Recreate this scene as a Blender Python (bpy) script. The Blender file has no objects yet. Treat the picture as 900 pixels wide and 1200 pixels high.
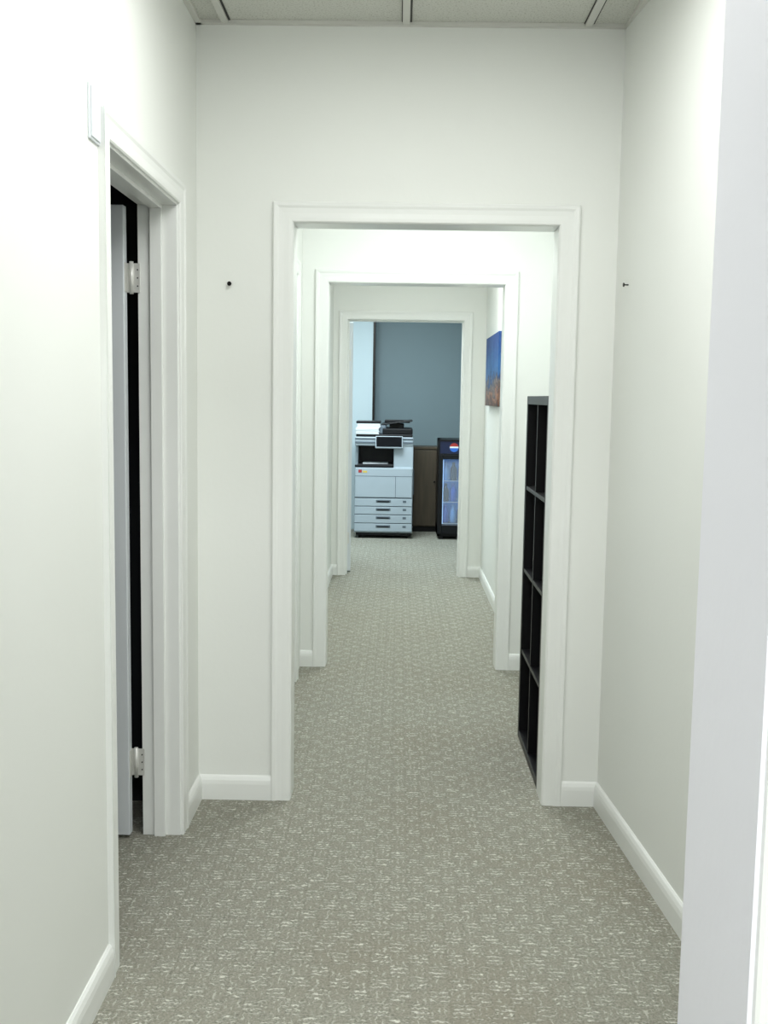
import bpy, bmesh, math, random
from mathutils import Vector, Matrix
random.seed(4)
S = bpy.context.scene
S.view_settings.view_transform = 'Standard'
S.view_settings.look = 'None'
S.view_settings.exposure = 0.27

# ------------------------------------------------------------ materials
def srgb(r, g, b):
    def c(v):
        v /= 255.0
        return v/12.92 if v <= .04045 else ((v+.055)/1.055)**2.4
    return (c(r), c(g), c(b), 1)

def new_mat(name):
    m = bpy.data.materials.new(name); m.use_nodes = True
    nt = m.node_tree; nt.nodes.clear()
    out = nt.nodes.new('ShaderNodeOutputMaterial')
    b = nt.nodes.new('ShaderNodeBsdfPrincipled')
    nt.links.new(b.outputs[0], out.inputs[0])
    return m, nt, b

def N(nt, t, **kw):
    n = nt.nodes.new(t)
    for k, v in kw.items(): setattr(n, k, v)
    return n

def M(nt, op, a, b=None, c=None, clamp=False):
    n = nt.nodes.new('ShaderNodeMath'); n.operation = op; n.use_clamp = clamp
    for i, v in enumerate((a, b, c)):
        if v is None: continue
        if isinstance(v, (int, float)): n.inputs[i].default_value = v
        else: nt.links.new(v, n.inputs[i])
    return n.outputs[0]

def mixc(nt, fac, a, b):
    n = nt.nodes.new('ShaderNodeMix'); n.data_type = 'RGBA'
    for idx, v in ((0, fac), (6, a), (7, b)):
        if isinstance(v, (int, float)): n.inputs[idx].default_value = v
        elif isinstance(v, tuple): n.inputs[idx].default_value = v
        else: nt.links.new(v, n.inputs[idx])
    return n.outputs[2]

def noise(nt, vec, scale, detail=2, rough=.5):
    n = nt.nodes.new('ShaderNodeTexNoise')
    n.inputs['Scale'].default_value = scale; n.inputs['Detail'].default_value = detail
    n.inputs['Roughness'].default_value = rough
    nt.links.new(vec, n.inputs['Vector'])
    return n

def bump(nt, b, h, strength, dist):
    n = nt.nodes.new('ShaderNodeBump'); n.inputs['Strength'].default_value = strength
    n.inputs['Distance'].default_value = dist
    nt.links.new(h, n.inputs['Height']); nt.links.new(n.outputs[0], b.inputs['Normal'])

def paint(name, col, rough=.55, var=.03, bs=.15, scale=60, spec=.3):
    m, nt, b = new_mat(name)
    tc = N(nt, 'ShaderNodeTexCoord')
    n1 = noise(nt, tc.outputs['Object'], 1.7, 3)
    dark = tuple(c*(1-var*2.5) for c in col[:3]) + (1,)
    nt.links.new(mixc(nt, n1.outputs[0], col, dark), b.inputs['Base Color'])
    b.inputs['Roughness'].default_value = rough
    b.inputs['Specular IOR Level'].default_value = spec
    n2 = noise(nt, tc.outputs['Object'], scale, 3)
    if bs: bump(nt, b, n2.outputs[0], bs, .002)
    return m

def plain(name, col, rough=.4, metal=0, em=None, es=0, spec=.5):
    m, nt, b = new_mat(name)
    tc = N(nt, 'ShaderNodeTexCoord')
    n1 = noise(nt, tc.outputs['Object'], 9, 2)
    dark = tuple(c*.93 for c in col[:3]) + (1,)
    nt.links.new(mixc(nt, n1.outputs[0], col, dark), b.inputs['Base Color'])
    b.inputs['Roughness'].default_value = rough; b.inputs['Metallic'].default_value = metal
    b.inputs['Specular IOR Level'].default_value = spec
    if em:
        b.inputs['Emission Color'].default_value = em; b.inputs['Emission Strength'].default_value = es
    return m

WALL = paint('wall_paint', srgb(236, 238, 233), var=.015)
WALLB = paint('wall_paint_blue_grey', srgb(126, 144, 150))
WALLP = paint('wall_paint_pale_blue', srgb(200, 216, 222))
WALLD = paint('wall_painted_shade', srgb(40, 42, 46))  # near-black colour stands in for darkness inside the side office
WALLW = paint('wall_paint_cool_white', srgb(240, 240, 246), var=.015, bs=.3, scale=30)
TRIM = paint('trim_gloss_paint', srgb(238, 240, 236), rough=.3, var=.015, bs=.04, scale=25, spec=.45)
DOORM = paint('door_paint', srgb(222, 227, 230), rough=.4, var=.02, bs=.05, scale=25)
METAL = plain('painted_hinge_metal', srgb(225, 225, 220), .35, .3)
STEEL = plain('dark_steel', srgb(40, 38, 36), .4, .8)
GRID = plain('ceiling_grid_metal', srgb(215, 215, 208), .4)
BLACKW = plain('black_laminate', srgb(10, 10, 13), .38, spec=.3)
COPW = plain('copier_white_plastic', srgb(168, 181, 190), .45)
COPG = plain('copier_grey_plastic', srgb(90, 102, 112), .45)
BLACKP = plain('black_plastic', srgb(12, 14, 18), .4, spec=.3)
SCREEN = plain('screen_glass', srgb(8, 11, 16), .6, spec=.08)
PAPER = plain('paper_white', srgb(225, 230, 232), .7)
REDP = plain('red_sticker', srgb(170, 50, 45), .5)
YELP = plain('yellow_sticker', srgb(215, 190, 90), .5)

def carpet():
    m, nt, b = new_mat('patterned_loop_carpet')
    tc = N(nt, 'ShaderNodeTexCoord'); P = tc.outputs['Object']
    def warp(scale, amt):
        wob = noise(nt, P, scale, 3)
        off = N(nt, 'ShaderNodeVectorMath', operation='SUBTRACT'); nt.links.new(wob.outputs['Color'], off.inputs[0]); off.inputs[1].default_value = (.5, .5, .5)
        sc = N(nt, 'ShaderNodeVectorMath', operation='SCALE'); nt.links.new(off.outputs[0], sc.inputs[0]); sc.inputs['Scale'].default_value = amt
        ad = N(nt, 'ShaderNodeVectorMath', operation='ADD'); nt.links.new(P, ad.inputs[0]); nt.links.new(sc.outputs[0], ad.inputs[1])
        sp = N(nt, 'ShaderNodeSeparateXYZ'); nt.links.new(ad.outputs[0], sp.inputs[0])
        return sp.outputs[0], sp.outputs[1]
    CX, CY = .050, .058
    X, Y = warp(42, .036)
    sx = M(nt, 'SINE', M(nt, 'MULTIPLY', X, math.pi/CX)); sy = M(nt, 'SINE', M(nt, 'MULTIPLY', Y, math.pi/CY))
    prod = M(nt, 'MULTIPLY', sx, sy)
    A = M(nt, 'MULTIPLY_ADD', prod, 2.6, .35, clamp=True)
    B = M(nt, 'MULTIPLY_ADD', prod, -2.6, .35, clamp=True)
    seam = M(nt, 'SUBTRACT', 1, M(nt, 'MULTIPLY', M(nt, 'ABSOLUTE', prod), 5.5, clamp=True), clamp=True)
    X2, Y2 = warp(70, .030)
    strA = M(nt, 'MULTIPLY_ADD', M(nt, 'SINE', M(nt, 'MULTIPLY', Y2, 2*math.pi/.0175)), 1.8, -.6, clamp=True)
    strB = M(nt, 'MULTIPLY_ADD', M(nt, 'SINE', M(nt, 'MULTIPLY', X2, 2*math.pi/.0165)), 1.8, -.7, clamp=True)
    brk = noise(nt, P, 70, 2)
    brk1 = M(nt, 'MULTIPLY_ADD', brk.outputs[0], 8, -3.5, clamp=True)
    brk2 = noise(nt, P, 48, 2)
    brk3 = M(nt, 'MULTIPLY_ADD', brk2.outputs[0], 7, -3.3, clamp=True)
    loops = M(nt, 'MAXIMUM', M(nt, 'MULTIPLY', M(nt, 'MULTIPLY', strA, A), brk1), M(nt, 'MULTIPLY', M(nt, 'MULTIPLY', M(nt, 'MULTIPLY', strB, B), brk3), .6))
    fib = noise(nt, P, 150, 3, .75)
    fibc = M(nt, 'MULTIPLY_ADD', fib.outputs[0], 2.6, -.8, clamp=True)
    big = noise(nt, P, 1.6, 3)
    base = mixc(nt, fibc, srgb(112, 112, 101), srgb(180, 179, 166))
    base = mixc(nt, M(nt, 'MULTIPLY', B, .35), base, srgb(146, 143, 130))
    base = mixc(nt, M(nt, 'MULTIPLY', seam, .22), base, srgb(100, 98, 87))
    base = mixc(nt, M(nt, 'MULTIPLY_ADD', big.outputs[0], 2.2, -1.05, clamp=True), base, mixc(nt, .45, base, srgb(132, 122, 104)))
    col = mixc(nt, M(nt, 'MULTIPLY', loops, .85), base, srgb(226, 225, 214))
    nt.links.new(col, b.inputs['Base Color'])
    b.inputs['Roughness'].default_value = .95; b.inputs['Specular IOR Level'].default_value = .08
    h = M(nt, 'ADD', M(nt, 'MULTIPLY', loops, .8), M(nt, 'ADD', M(nt, 'MULTIPLY', seam, -.35), M(nt, 'MULTIPLY', fibc, .45)))
    bump(nt, b, h, .7, .006)
    return m
CARPET = carpet()

def tile():
    m, nt, b = new_mat('acoustic_ceiling_tile')
    tc = N(nt, 'ShaderNodeTexCoord'); P = tc.outputs['Object']
    n1 = noise(nt, P, 150, 3, .7); n2 = noise(nt, P, 420, 2)
    f = M(nt, 'MULTIPLY_ADD', n1.outputs[0], 5, -2.6, clamp=True)
    nt.links.new(mixc(nt, f, srgb(212, 213, 205), srgb(160, 160, 148)), b.inputs['Base Color'])
    b.inputs['Roughness'].default_value = .9
    bump(nt, b, n2.outputs[0], .4, .003)
    return m
TILE = tile()

def wood():
    m, nt, b = new_mat('brown_wood')
    tc = N(nt, 'ShaderNodeTexCoord')
    mp = N(nt, 'ShaderNodeMapping'); mp.inputs['Scale'].default_value = (12, 12, 1.2); nt.links.new(tc.outputs['Object'], mp.inputs[0])
    n = noise(nt, mp.outputs[0], 3, 4)
    nt.links.new(mixc(nt, n.outputs[0], srgb(62, 54, 43), srgb(90, 79, 62)), b.inputs['Base Color'])
    b.inputs['Roughness'].default_value = .5
    return m
WOOD = wood()

def artwork():
    m, nt, b = new_mat('printed_canvas_art')
    tc = N(nt, 'ShaderNodeTexCoord'); P = tc.outputs['Generated']
    sp = N(nt, 'ShaderNodeSeparateXYZ'); nt.links.new(P, sp.inputs[0])
    n = noise(nt, P, 5, 5, .65)
    v = M(nt, 'ADD', sp.outputs[2], M(nt, 'MULTIPLY_ADD', n.outputs[0], .9, -.36))
    r = N(nt, 'ShaderNodeValToRGB'); nt.links.new(v, r.inputs[0])
    els = [(0, srgb(30, 28, 38)), (.14, srgb(84, 58, 50)), (.24, srgb(160, 116, 92)), (.30, srgb(40, 48, 68)), (.38, srgb(130, 116, 106)), (.45, srgb(40, 58, 92)), (.56, srgb(50, 104, 160)), (1, srgb(20, 62, 126))]
    cr = r.color_ramp
    cr.elements[0].position, cr.elements[0].color = els[0]
    cr.elements[1].position, cr.elements[1].color = els[-1]
    for p, c in els[1:-1]:
        e = cr.elements.new(p); e.color = c
    nt.links.new(r.outputs[0], b.inputs['Base Color']); b.inputs['Roughness'].default_value = .6
    return m
ART = artwork()

# ------------------------------------------------------------ mesh helpers
def finish(o, mats, bevel=0, seg=2, parent=None):
    for mt in (mats if isinstance(mats, (list, tuple)) else [mats]): o.data.materials.append(mt)
    S.collection.objects.link(o)
    if bevel:
        md = o.modifiers.new('bevel', 'BEVEL'); md.width = bevel; md.segments = seg; md.limit_method = 'ANGLE'
        md.angle_limit = math.radians(40)
    if parent: o.parent = parent
    return o

def boxes(name, lst, mat, bevel=0, parent=None, seg=2):
    cx = (min(l[0] for l in lst)+max(l[1] for l in lst))/2
    cy = (min(l[2] for l in lst)+max(l[3] for l in lst))/2
    cz = min(l[4] for l in lst)
    bm = bmesh.new()
    for l in lst:
        vs = [bm.verts.new((x-cx, y-cy, z-cz)) for x in l[:2] for y in l[2:4] for z in l[4:6]]
        for f in ((0, 1, 3, 2), (4, 6, 7, 5), (0, 4, 5, 1), (2, 3, 7, 6), (0, 2, 6, 4), (1, 5, 7, 3)):
            fa = bm.faces.new([vs[i] for i in f])
            if len(l) > 6: fa.material_index = l[6]
    bmesh.ops.recalc_face_normals(bm, faces=bm.faces)
    me = bpy.data.meshes.new(name); bm.to_mesh(me); bm.free()
    o = bpy.data.objects.new(name, me); o.location = (cx, cy, cz)
    return finish(o, mat, bevel, seg, parent)

def box(name, x0, x1, y0, y1, z0, z1, mat, bevel=0, parent=None):
    return boxes(name, [(x0, x1, y0, y1, z0, z1)], mat, bevel, parent)

def cyl(name, loc, r, h, mat, axis='Z', parent=None, seg=20, r2=None, bevel=0):
    bm = bmesh.new()
    bmesh.ops.create_cone(bm, cap_ends=True, segments=seg, radius1=r, radius2=r if r2 is None else r2, depth=h)
    if axis == 'X': bmesh.ops.rotate(bm, verts=bm.verts, matrix=Matrix.Rotation(math.pi/2, 3, 'Y'))
    if axis == 'Y': bmesh.ops.rotate(bm, verts=bm.verts, matrix=Matrix.Rotation(math.pi/2, 3, 'X'))
    me = bpy.data.meshes.new(name); bm.to_mesh(me); bm.free()
    for p in me.polygons: p.use_smooth = len(p.vertices) == 4
    o = bpy.data.objects.new(name, me); o.location = loc
    return finish(o, mat, bevel, 2, parent)

def empty(name, loc, rz=0):
    e = bpy.data.objects.new(name, None); e.location = loc; e.rotation_euler = (0, 0, rz)
    e.empty_display_size = .1
    S.collection.objects.link(e); return e

def casing(name, origin, u, n, w, h, width=.068, mat=TRIM):
    """moulded architrave round three sides."""
    prof = [(0, 0), (0, .009), (.004, .012), (.014, .0125), (.030, .012), (.046, .013), (.054, .016), (.064, .017), (width, .014), (width, 0)]
    u = Vector(u); n = Vector(n); O = Vector(origin); z = Vector((0, 0, 1))
    bm = bmesh.new(); rings = []
    for k in range(4):
        ring = []
        for t, d in prof:
            if k == 0: p = u*(-t)
            elif k == 1: p = u*(-t) + z*(h+t)
            elif k == 2: p = u*(w+t) + z*(h+t)
            else: p = u*(w+t)
            ring.append(bm.verts.new(p + n*d))
        rings.append(ring)
    L = len(prof)
    for k in range(3):
        for i in range(L):
            bm.faces.new((rings[k][i], rings[k][(i+1) % L], rings[k+1][(i+1) % L], rings[k+1][i]))
    bm.faces.new(rings[0]); bm.faces.new(rings[3])
    bmesh.ops.recalc_face_normals(bm, faces=bm.faces)
    me = bpy.data.meshes.new(name); bm.to_mesh(me); bm.free()
    o = bpy.data.objects.new(name, me); o.location = O
    return finish(o, mat)

def baseboard(name, p0, p1, n, h=.088, t=.015):
    p0 = Vector((*p0, 0)); p1 = Vector((*p1, 0)); n = Vector((*n, 0)).normalized()
    prof = [(0, 0), (t, 0), (t, h-.03), (t*.85, h-.016), (t*.55, h-.005), (t*.2, h), (0, h)]
    bm = bmesh.new(); R = []
    for p in (p0, p1): R.append([bm.verts.new(p - p0 + n*a + Vector((0, 0, b))) for a, b in prof])
    L = len(prof)
    for i in range(L): bm.faces.new((R[0][i], R[0][(i+1) % L], R[1][(i+1) % L], R[1][i]))
    bm.faces.new(R[0]); bm.faces.new(R[1])
    bmesh.ops.recalc_face_normals(bm, faces=bm.faces)
    me = bpy.data.meshes.new(name); bm.to_mesh(me); bm.free()
    o = bpy.data.objects.new(name, me); o.location = p0
    return finish(o, TRIM)

# ------------------------------------------------------------ shell
CH = 2.695; DH = 2.05; DH3 = 2.075
box('floor', -2.8, 2.8, -2.6, 12.1, -.1, 0, CARPET)
box('ceiling', -2.8, 2.8, -2.6, 12.1, CH, CH+.1, TILE)

def cross_wall(name, y0, y1, xa, xb, ol, orr, mat=WALL, h=DH):
    return boxes(name, [(xa, ol, y0, y1, 0, CH), (orr, xb, y0, y1, 0, CH), (ol, orr, y0, y1, h, CH)], mat)

# near opening the photographer stands behind
cross_wall('wall_near', 1.05, 1.30, -2.5, 2.5, -.555, .372, WALLW, 2.1)
cross_wall('wall_front', 3.72, 3.84, -2.5, 1.3, -.379, .548)
cross_wall('wall_middle', 5.64, 5.76, -1.3, 1.3, -.383, .555)
cross_wall('wall_far', 8.62, 8.74, -2.5, 2.5, -.425, .523, h=DH3)

def lining(name, y0, y1, l, r, h=DH, stop=None, t=.012):
    L = [(l, l+t, y0-.002, y1+.002, 0, h-t), (r-t, r, y0-.002, y1+.002, 0, h-t), (l, r, y0-.002, y1+.002, h-t, h)]
    if stop:
        s0, s1 = stop
        L += [(l+t, l+t+.011, s0, s1, 0, h-t-.011), (r-t-.011, r-t, s0, s1, 0, h-t-.011), (l+t, r-t, s0, s1, h-t-.011, h-t)]
    return boxes(name, L, TRIM, .0015)
lining('trim_2', 3.72, 3.84, -.379, .548)
lining('trim_3', 5.64, 5.76, -.383, .555)
lining('trim_4', 8.62, 8.74, -.425, .523, DH3, stop=(8.65, 8.69))
def case_pair(i, y0, y1, l, r, w=.068, h=DH):
    casing('trim_%d' % i, (l+.010, y0, 0), (1, 0, 0), (0, -1, 0), r-l-.020, h-.010, w)
    casing('trim_%d' % (i+1), (l+.010, y1, 0), (1, 0, 0), (0, 1, 0), r-l-.020, h-.010, w)
casing('trim_5', (-.56, 1.05, 0), (1, 0, 0), (0, -1, 0), .937, 2.105, .085)
case_pair(7, 3.72, 3.84, -.379, .548)
case_pair(9, 5.64, 5.76, -.383, .555)
case_pair(11, 8.62, 8.74, -.425, .523, h=DH3)

# left wall of the near hall, with a doorway
LX = -.70; LO0, LO1 = 2.57, 3.40
boxes('wall_left', [(LX-.12, LX, 1.30, LO0, 0, CH), (LX-.12, LX, LO1, 3.72, 0, CH), (LX-.12, LX, LO0, LO1, DH, CH)], WALL)
t = .015
boxes('trim_13', [(LX-.122, LX+.002, LO0, LO0+t, 0, DH-t), (LX-.122, LX+.002, LO1-t, LO1, 0, DH-t), (LX-.122, LX+.002, LO0, LO1, DH-t, DH),
                  (LX-.082, LX-.045, LO0+t, LO0+t+.012, 0, DH-t-.012), (LX-.082, LX-.045, LO1-t-.012, LO1-t, 0, DH-t-.012), (LX-.082, LX-.045, LO0+t, LO1-t, DH-t-.012, DH-t)], TRIM, .0015)
casing('trim_14', (LX, LO0+.008, 0), (0, 1, 0), (1, 0, 0), LO1-LO0-.016, DH-.008, .062)
def oblique(name, a, b, thick, mat=WALL):
    a = Vector(a); b = Vector(b); d = (b-a).normalized(); n = Vector((d.y, -d.x))
    if n.x < 0: n = -n
    bm = bmesh.new()
    pts = [a, b, b+n*thick, a+n*thick]
    lo = [bm.verts.new((p.x-a.x, p.y-a.y, 0)) for p in pts]; hi = [bm.verts.new((p.x-a.x, p.y-a.y, CH)) for p in pts]
    bm.faces.new(lo); bm.faces.new(hi)
    for i in range(4): bm.faces.new((lo[i], lo[(i+1) % 4], hi[(i+1) % 4], hi[i]))
    bmesh.ops.recalc_face_normals(bm, faces=bm.faces)
    me = bpy.data.meshes.new(name); bm.to_mesh(me); bm.free()
    o = bpy.data.objects.new(name, me); o.location = (a.x, a.y, 0)
    return finish(o, mat)
RA = (.905, 1.30); RB = (.737, 3.72)
oblique('wall_right', RA, RB, .12)
baseboard('baseboard_right', RA, RB, (-1, -.07))
baseboard('baseboard_left', (LX, 1.30), (LX, LO0-.054), (1, 0))
baseboard('baseboard_left_corner', (LX, LO1+.054), (LX, 3.72), (1, 0))
baseboard('baseboard_front_left', (LX, 3.72), (-.437, 3.72), (0, -1))
baseboard('baseboard_front_right', (.606, 3.72), (.737, 3.72), (0, -1))
# second hall
HO0, HO1 = 4.50, 5.32
boxes('wall_left_hall', [(-.63, -.51, 3.84, HO0, 0, CH), (-.63, -.51, HO1, 5.64, 0, CH), (-.63, -.51, HO0, HO1, DH, CH)], WALL)
boxes('trim_16', [(-.632, -.508, HO0, HO0+t, 0, DH-t), (-.632, -.508, HO1-t, HO1, 0, DH-t), (-.632, -.508, HO0, HO1, DH-t, DH)], TRIM, .0015)
box('wall_right_hall', .95, 1.07, 3.84, 5.64, 0, CH, WALL)
baseboard('baseboard_middle_left', (-.51, 5.64), (-.441, 5.64), (0, -1))
baseboard('baseboard_middle_right', (.613, 5.64), (.95, 5.64), (0, -1))
baseboard('baseboard_hall_right', (.95, 3.84), (.95, 5.64), (-1, 0))
casing('trim_15', (-.51, HO0+.008, 0), (0, 1, 0), (1, 0, 0), HO1-HO0-.016, DH-.008)
d5 = empty('door_2', (-.57, HO0, 0))
box('leaf', 0, .036, .018, .802, .012, DH-.018, DOORM, .002, d5)
cyl('knob', (.085, .08, .95), .026, .03, METAL, 'X', d5, bevel=.006)
cyl('knob_stem', (.055, .08, .95), .011, .04, METAL, 'X', d5)
# third hall
box('wall_left_passage', -.65, -.53, 5.76, 8.62, 0, CH, WALL)
box('wall_right_passage', .69, .81, 5.76, 8.62, 0, CH, WALL)
baseboard('baseboard_passage_left', (-.53, 5.76), (-.53, 8.62), (1, 0))
baseboard('baseboard_passage_right', (.69, 5.76), (.69, 8.62), (-1, 0))
baseboard('baseboard_far_left', (-.53, 8.62), (-.484, 8.62), (0, -1))
baseboard('baseboard_far_right', (.582, 8.62), (.69, 8.62), (0, -1))
# copy room
box('wall_back', -2.5, 2.5, 11.9, 12.0, 0, CH, WALLB)
box('wall_copy_left', -2.5, -2.4, 8.74, 11.9, 0, CH, WALLP)
box('wall_copy_right', 2.4, 2.5, 8.74, 11.9, 0, CH, WALLB)
boxes('wall_column', [(-1.2, -.285, 11.66, 11.9, 0, CH, 0), (-.285, -.262, 11.66, 11.9, 0, CH, 1)], [WALLP, STEEL])
baseboard('baseboard_back', (-.26, 11.9), (2.4, 11.9), (0, -1))
# side office
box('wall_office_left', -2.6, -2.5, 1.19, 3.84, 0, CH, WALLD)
box('office_shade_panel', -2.5, -.82, 3.68, 3.719, 0, CH, WALLD)  # thin dark panel added over the wall as shade behind the open door
# room behind the photographer
box('wall_room_left', -2.5, -2.4, -2.5, 1.05, 0, CH, WALL)
box('wall_room_right', 2.4, 2.5, -2.5, 1.05, 0, CH, WALL)
box('wall_room_back', -2.5, 2.5, -2.6, -2.5, 0, CH, WALL)

# suspended ceiling grid in the near hall
g = []
for x in (-.60, .005, .61):
    g.append((x-.012, x+.012, 1.30, 3.72, CH-.010, CH-.0005))
for y in (1.55, 2.16, 2.77, 3.38):
    g.append((-.70, .80, y-.012, y+.012, CH-.009, CH-.0005))
g.append((LX, .737, 3.70, 3.72, CH-.012, CH-.0005)); g.append((LX, LX+.02, 1.30, 3.72, CH-.012, CH-.0005))
g.append((.735, .757, 3.2, 3.72, CH-.012, CH-.0005))
sh = []
for x in (-.60, .005, .61): sh += [(x+.012, x+.019, 1.30, 3.70, CH-.003, CH-.0004), (x-.015, x-.012, 1.30, 3.70, CH-.003, CH-.0004)]
boxes('ceiling_grid', [a+(0,) for a in g]+[a+(1,) for a in sh], [GRID, STEEL])

# ------------------------------------------------------------ doors
d1 = empty('door_1', (LX-.125, LO1-.015, 0), math.radians(-2))
boxes('leaf', [(-.76, -.030, -.038, -.003, .012, DH-.022)], DOORM, .003, d1)
for i, z in enumerate((.205, 1.765)):
    boxes('hinge_%d' % (i+1), [(-.030, .012, -.006, -.003, z, z+.09), (-.032, -.028, -.034, -.004, z, z+.09)], METAL, .0008, d1)
    cyl('hinge_pin_%d' % (i+1), (-.014, -.010, z+.045), .0065, .10, METAL, 'Z', d1)
    for dz in (.02, .045, .07):
        cyl('screw', (.004, -.0065, z+dz), .0022, .002, STEEL, 'Y', d1, 10)
for sx in (-.046, .006):
    cyl('knob', (-.70, sx if sx > 0 else sx-.02, .95), .026, .03, METAL, 'Y', d1, bevel=.006)
d3 = empty('door_3', (-.413, 8.765, 0), math.radians(6))
box('leaf', 0, .036, 0, .86, .012, DH3-.022, DOORM, .003, d3)
cyl('knob', (.06, .80, .95), .026, .03, METAL, 'X', d3, bevel=.006)
cyl('knob_stem', (.045, .80, .95), .011, .03, METAL, 'X', d3)
for i, z in enumerate((.24, 1.0, 1.74)):
    box('hinge_%d' % (i+1), -.003, .02, -.004, .0, z, z+.095, METAL, .0008, d3)

# ------------------------------------------------------------ wall plate, nails
boxes('wall_plate', [(LX, LX+.006, 2.435, 2.515, 2.015, 2.135), (LX+.006, LX+.009, 2.440, 2.510, 2.020, 2.130)], DOORM, .002)
def nail(x, y, z, axis):
    e = empty('wall_nail', (x, y, z))
    if axis == 'Y':
        cyl('shank', (0, -.006, 0), .0022, .016, STEEL, 'Y', e, 10); cyl('head', (0, -.015, 0), .0075, .004, STEEL, 'Y', e, 14)
    else:
        cyl('shank', (-.006, 0, 0), .0022, .016, STEEL, 'X', e, 10); cyl('head', (-.015, 0, 0), .0065, .004, STEEL, 'X', e, 14)
nail(-.586, 3.72, 1.83, 'Y')
nail(.747, 3.57, 1.83, 'X')

# ------------------------------------------------------------ black cube bookcase
bc = empty('cube_bookcase', (.54, 3.86, 0))
W, Dp, H = .65, .385, 1.465
T = .034
L = [(0, Dp, 0, T, 0, H), (0, Dp, W-T, W, 0, H), (0, Dp, T, W-T, 0, T), (0, Dp, T, W-T, H-T, H)]
boxes('frame', L, BLACKW, .002, bc)
L = [(.003, Dp-.006, W/2-.008, W/2+.008, T, H-T)]
for k in (1, 2, 3):
    z = T+(H-2*T)*k/4
    L += [(.003, Dp-.006, T, W/2-.008, z-.008, z+.008), (.003, Dp-.006, W/2+.008, W-T, z-.008, z+.008)]
boxes('shelves', L, BLACKW, .001, bc)
boxes('back_panel', [(Dp-.006, Dp, T, W-T, T, H-T)], BLACKW, 0, bc)

# ------------------------------------------------------------ canvas picture
cp = empty('canvas_picture', (.69, 7.17, 1.40))
box('canvas', -.032, -.002, 0, 1.0, 0, .50, ART, .003, cp)
box('stretcher', -.010, 0, .02, .98, .02, .48, WOOD, 0, cp)

# ------------------------------------------------------------ photocopier
pc = empty('photocopier', (-.14, 10.90, 0))
hw = .30
boxes('plinth', [(-hw+.02, hw-.02, .03, .62, .03, .07)], BLACKP, .004, pc)
for sx in (-.24, .24):
    for sy in (.08, .56): cyl('caster', (sx, sy, .022), .022, .03, BLACKP, 'X', pc)
boxes('lower_body', [(-hw, hw, .02, .64, .06, .74)], COPW, .008, pc)
boxes('upper_body', [(-hw, hw, .40, .64, .73, .96), (.10, hw, .03, .42, .73, .96), (-hw, -hw+.03, .20, .42, .73, .96)], COPW, .006, pc)
boxes('exit_tray', [(-hw+.03, .10, .06, .40, .742, .765), (-hw+.03, .098, .385, .402, .76, .95)], BLACKP, .004, pc)
boxes('exit_paper', [(-.22, .04, .10, .36, .765, .772)], PAPER, 0, pc)
boxes('recess_shade_strip', [(-hw+.002, .10, .012, .06, .735, .758)], BLACKP, .004, pc)  # black strip standing in for shade at the paper exit recess
zs = [(.075, .155), (.162, .245), (.252, .330), (.337, .415)]
for i, (a, b_) in enumerate(zs):
    boxes('drawer_%d' % (i+1), [(-hw+.006, hw-.006, .0, .03, a, b_)], COPW, .004, pc)
    boxes('drawer_handle_%d' % (i+1), [(-.075, .075, -.004, .002, b_-.040, b_-.014)], COPG, .003, pc)
    boxes('handle_slot_%d' % (i+1), [(-.06, .06, -.0055, -.003, b_-.035, b_-.024)], BLACKP, .001, pc)
    boxes('drawer_gap_%d' % (i+1), [(-hw+.006, hw-.006, .012, .021, b_, b_+.008)], COPG, 0, pc)
    boxes('size_label_%d' % (i+1), [(.20, .235, -.002, .001, b_-.04, b_-.018)], COPG, 0, pc)
boxes('front_cover', [(-hw+.006, hw-.006, .0, .03, .425, .73)], COPW, .008, pc)
boxes('cover_line', [(-hw+.006, hw-.006, -.001, .002, .642, .647), (.12, .125, -.001, .002, .43, .642)], COPG, 0, pc)
boxes('sticker_red', [(-.26, -.225, -.002, .001, .68, .71)], REDP, 0, pc)
boxes('sticker_yellow', [(-.215, -.17, -.002, .001, .68, .70)], YELP, 0, pc)
boxes('scanner', [(-hw, hw, .02, .62, .955, 1.045)], COPW, .010, pc)
boxes('scanner_band', [(-hw+.004, hw-.004, .012, .05, .980, .998), (-hw+.004, hw-.004, .012, .05, 1.022, 1.034)], COPG, .001, pc)
boxes('platen_cover', [(-hw+.01, hw-.01, .04, .60, 1.045, 1.072)], BLACKP, .006, pc)
boxes('feeder', [(-.02, hw-.01, .05, .58, 1.07, 1.135)], BLACKP, .014, pc, 3)
boxes('feeder_cap', [(-.10, .02, .06, .57, 1.07, 1.165)], COPG, .018, pc, 3)
ft = boxes('feeder_tray', [(0, .32, .06, .54, 0, .014)], BLACKP, .004, pc)
ft.location = (.13, .315, 1.185); ft.rotation_euler = (0, math.radians(-8), 0)
boxes('feeder_guide', [(.0, .26, .12, .14, 1.19, 1.215), (.0, .26, .49, .51, 1.19, 1.215)], BLACKP, .003, pc)
boxes('feeder_support', [(.05, .20, .20, .40, 1.13, 1.18)], BLACKP, .004, pc)
pp = []
for i in range(9):
    dx = random.uniform(-.012, .012); z = 1.072+i*.012
    pp.append((-.285+dx, -.05+dx, .04+dx, .40-dx, z, z+.011))
boxes('paper_stack', pp, PAPER, .001, pc)
boxes('binder', [(-.29, -.04, .06, .42, 1.180, 1.204)], BLACKP, .003, pc)
cpn = empty('control_panel', (0, 0, 0)); cpn.parent = pc; cpn.location = (.05, .0, .995); cpn.rotation_euler = (math.radians(-12), 0, 0)
boxes('panel_frame', [(-.14, .14, -.02, .02, -.065, .06)], COPW, .008, cpn)
boxes('panel_screen', [(-.130, .130, -.024, -.018, -.052, .052)], SCREEN, .003, cpn)
boxes('panel_arm', [(-.05, .05, .0, .05, -.06, .0)], COPG, .004, cpn)
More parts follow.
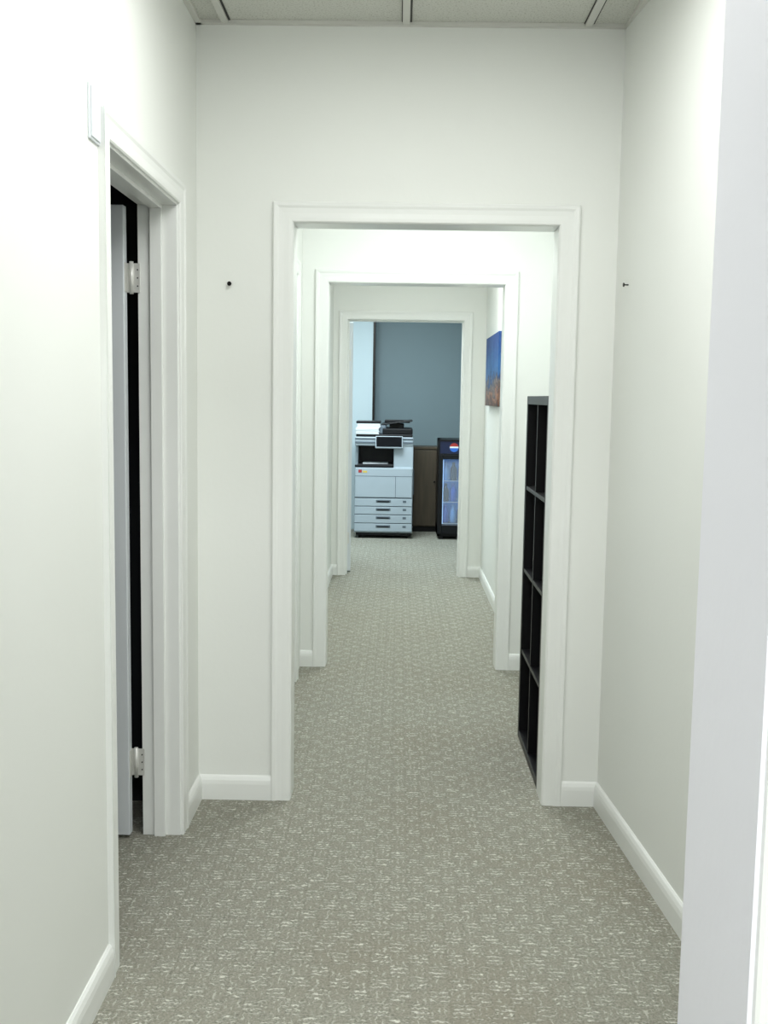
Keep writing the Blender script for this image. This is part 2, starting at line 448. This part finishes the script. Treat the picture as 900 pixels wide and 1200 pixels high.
boxes('side_tray', [(hw, hw+.012, .10, .50, .45, .70)], COPG, .004, pc)

# ------------------------------------------------------------ brown cabinet
wc = empty('wooden_cabinet', (.31, 11.50, 0))
boxes('carcass', [(-.14, .36, .02, .36, .06, .90)], WOOD, .003, wc)
boxes('top', [(-.145, .365, .0, .365, .90, .925)], WOOD, .003, wc)
boxes('plinth', [(-.13, .35, .05, .35, 0, .06)], BLACKP, 0, wc)
boxes('door_panels', [(-.135, .107, .004, .02, .07, .89), (.113, .355, .004, .02, .07, .89)], WOOD, .003, wc)
cyl('pull_left', (.09, -.006, .55), .010, .02, STEEL, 'Y', wc)
cyl('pull_right', (.13, -.006, .55), .010, .02, STEEL, 'Y', wc)

# ------------------------------------------------------------ beverage fridge
bf = empty('beverage_fridge', (.70, 10.90, 0))
w = .28
INN = plain('fridge_liner', srgb(70, 120, 165), .4, em=srgb(50, 125, 200), es=.25)
HEAD = plain('lightbox_blue', srgb(10, 20, 46), .3, em=srgb(20, 60, 150), es=.06)
LED = plain('led_strip', srgb(220, 235, 255), .4, em=srgb(190, 225, 255), es=.9)
WHT = plain('logo_white', srgb(235, 238, 240), .4)
BLU = plain('logo_blue', srgb(45, 105, 200), .4)
boxes('shell', [(-w, -w+.03, .04, .52, .03, 1.03), (w-.03, w, .04, .52, .03, 1.03), (-w, w, .49, .52, .03, 1.03), (-w, w, .04, .52, 1.0, 1.03), (-w, w, .04, .52, .03, .14)], BLACKP, .003, bf)
boxes('foot', [(-w+.02, -w+.06, .06, .10, 0, .03), (w-.06, w-.02, .06, .10, 0, .03), (-w+.02, -w+.06, .45, .49, 0, .03), (w-.06, w-.02, .45, .49, 0, .03)], BLACKP, 0, bf)
boxes('liner', [(-w+.03, -w+.036, .05, .49, .14, .88), (w-.036, w-.03, .05, .49, .14, .88), (-w+.03, w-.03, .484, .49, .14, .88)], INN, 0, bf)
boxes('header', [(-w+.01, w-.01, .01, .05, .885, 1.015)], HEAD, .004, bf)
boxes('header_frame', [(-w, w, .0, .05, 1.01, 1.03), (-w, w, .0, .05, .875, .888), (-w, -w+.012, .0, .05, .885, 1.012), (w-.012, w, .0, .05, .885, 1.012)], BLACKP, .002, bf)
boxes('door_frame', [(-w, -w+.045, .0, .04, .06, .875), (w-.045, w, .0, .04, .06, .875), (-w+.045, w-.045, .0, .04, .83, .875), (-w+.045, w-.045, .0, .04, .06, .15)], BLACKP, .004, bf)
boxes('handle', [(w-.035, w-.015, -.03, -.012, .35, .65), (w-.035, w-.015, -.014, .0, .36, .38), (w-.035, w-.015, -.014, .0, .62, .64)], STEEL, .003, bf)
boxes('led', [(-w+.045, -w+.055, .045, .06, .16, .82)], LED, 0, bf)
sv = []
for z in (.16, .38, .60):
    for i in range(9): sv.append((-w+.04+i*.058, -w+.044+i*.058, .06, .48, z, z+.004))
    sv += [(-w+.036, w-.036, .06, .066, z, z+.006), (-w+.036, w-.036, .47, .476, z, z+.006)]
boxes('shelf_racks', sv, METAL, 0, bf)
GL, nt, b = new_mat('door_glass'); b.inputs['Base Color'].default_value = (.9, .95, 1, 1); b.inputs['Roughness'].default_value = .03
tr = nt.nodes.new('ShaderNodeBsdfTransparent'); mx = nt.nodes.new('ShaderNodeMixShader'); mx.inputs[0].default_value = .12
tr.inputs[0].default_value = (.85, .92, 1, 1)
nt.links.new(tr.outputs[0], mx.inputs[1]); nt.links.new(b.outputs[0], mx.inputs[2]); nt.links.new(mx.outputs[0], nt.nodes['Material Output'].inputs[0])
boxes('glass', [(-w+.045, w-.045, .018, .024, .15, .83)], GL, 0, bf)
def bottle_mesh():
    prof = [(0, 0), (.030, 0), (.033, .006), (.033, .09), (.030, .12), (.014, .15), (.012, .165), (.014, .166), (.014, .18), (0, .18)]
    bm = bmesh.new(); sg = 14; rings = []
    for r, z in prof:
        rings.append([bm.verts.new((r*math.cos(2*math.pi*i/sg), r*math.sin(2*math.pi*i/sg), z)) for i in range(sg)] if r else [bm.verts.new((0, 0, z))])
    for a, c in zip(rings, rings[1:]):
        for i in range(sg):
            j = (i+1) % sg
            if len(a) == 1: bm.faces.new((a[0], c[j], c[i]))
            elif len(c) == 1: bm.faces.new((a[i], a[j], c[0]))
            else: bm.faces.new((a[i], a[j], c[j], c[i]))
    bmesh.ops.recalc_face_normals(bm, faces=bm.faces)
    me = bpy.data.meshes.new('bottle'); bm.to_mesh(me); bm.free()
    for p in me.polygons: p.use_smooth = True
    return me
cols = [plain('bottle_blue', srgb(30, 90, 180), .2), plain('bottle_water', srgb(130, 175, 215), .15), plain('bottle_dark', srgb(24, 30, 44), .2)]
for ci, mt in enumerate(cols):
    me = bottle_mesh(); me.materials.append(mt)
    for si, z in enumerate((.165, .385, .605)):
        for k in range(6):
            if (k+si*2) % 3 == ci:
                for yy in (.12, .22):
                    o = bpy.data.objects.new('bottle', me); S.collection.objects.link(o); o.parent = bf
                    o.location = (-w+.085+k*.078, yy, z+.001)
def roundel(name, z0, z1, mat):
    bm = bmesh.new(); R = .045; pts = []
    for i in range(25):
        z = z0+(z1-z0)*i/24; pts.append((math.sqrt(max(R*R-z*z, 0)), z))
    vs = [bm.verts.new((x, 0, z)) for x, z in pts]+[bm.verts.new((-x, 0, z)) for x, z in reversed(pts) if x > 1e-5]
    bm.faces.new(vs); me = bpy.data.meshes.new(name); bm.to_mesh(me); bm.free()
    o = bpy.data.objects.new(name, me); o.location = (-.125, .0075, .95); return finish(o, mat, parent=bf)
roundel('roundel_red', .010, .045, REDP); roundel('roundel_white', -.006, .010, WHT); roundel('roundel_blue', -.045, -.006, BLU)

# ------------------------------------------------------------ ceiling lights
PANEL = plain('light_diffuser', srgb(240, 240, 235), .5, em=(1, 1, 1, 1), es=1.5)
def lamp(x, y, sx, sy, power, col):
    e = empty('ceiling_light', (x, y, CH))
    boxes('fixture_frame', [(-sx/2-.02, sx/2+.02, -sy/2-.02, -sy/2, -.03, 0), (-sx/2-.02, sx/2+.02, sy/2, sy/2+.02, -.03, 0), (-sx/2-.02, -sx/2, -sy/2, sy/2, -.03, 0), (sx/2, sx/2+.02, -sy/2, sy/2, -.03, 0)], GRID, 0, e)
    boxes('diffuser', [(-sx/2, sx/2, -sy/2, sy/2, -.012, -.004)], PANEL, 0, e)
    ld = bpy.data.lights.new('tube_light', 'AREA'); ld.shape = 'RECTANGLE'; ld.size = sx*.95; ld.size_y = sy*.95
    ld.energy = power; ld.color = col
    lo = bpy.data.objects.new('tube_light', ld); S.collection.objects.link(lo); lo.parent = e; lo.location = (0, 0, -.035)
lamp(0, -.9, 1.2, 1.2, 78, (.95, .98, 1))
lamp(.08, 2.3, .9, 1.15, 15.5, (.98, 1, .985))
lamp(.2, 4.60, .58, .58, 18, (.94, 1, .998))
lamp(.1, 6.9, .58, .58, 20, (.95, 1, .985))
lamp(-.3, 9.7, 1.15, 1.15, 72, (.82, .95, 1))

Wd = bpy.data.worlds.new('world'); S.world = Wd; Wd.use_nodes = True
Wd.node_tree.nodes['Background'].inputs[0].default_value = (.8, .9, 1, 1)
Wd.node_tree.nodes['Background'].inputs[1].default_value = .5

# ------------------------------------------------------------ camera
F = 1250.0
cd = bpy.data.cameras.new('camera'); cam = bpy.data.objects.new('camera', cd); S.collection.objects.link(cam)
cd.sensor_fit = 'VERTICAL'; cd.sensor_height = 36; cd.lens = 36*F/1200
cd.clip_start = .02
pitch, yaw, roll = math.radians(6.15), math.radians(.69), math.radians(.87)
R = Matrix.Rotation(yaw, 4, 'Z') @ Matrix.Rotation(math.pi/2-pitch, 4, 'X') @ Matrix.Rotation(roll, 4, 'Z')
cam.matrix_world = Matrix.Translation((0, 0, 1.452)) @ R
S.camera = cam
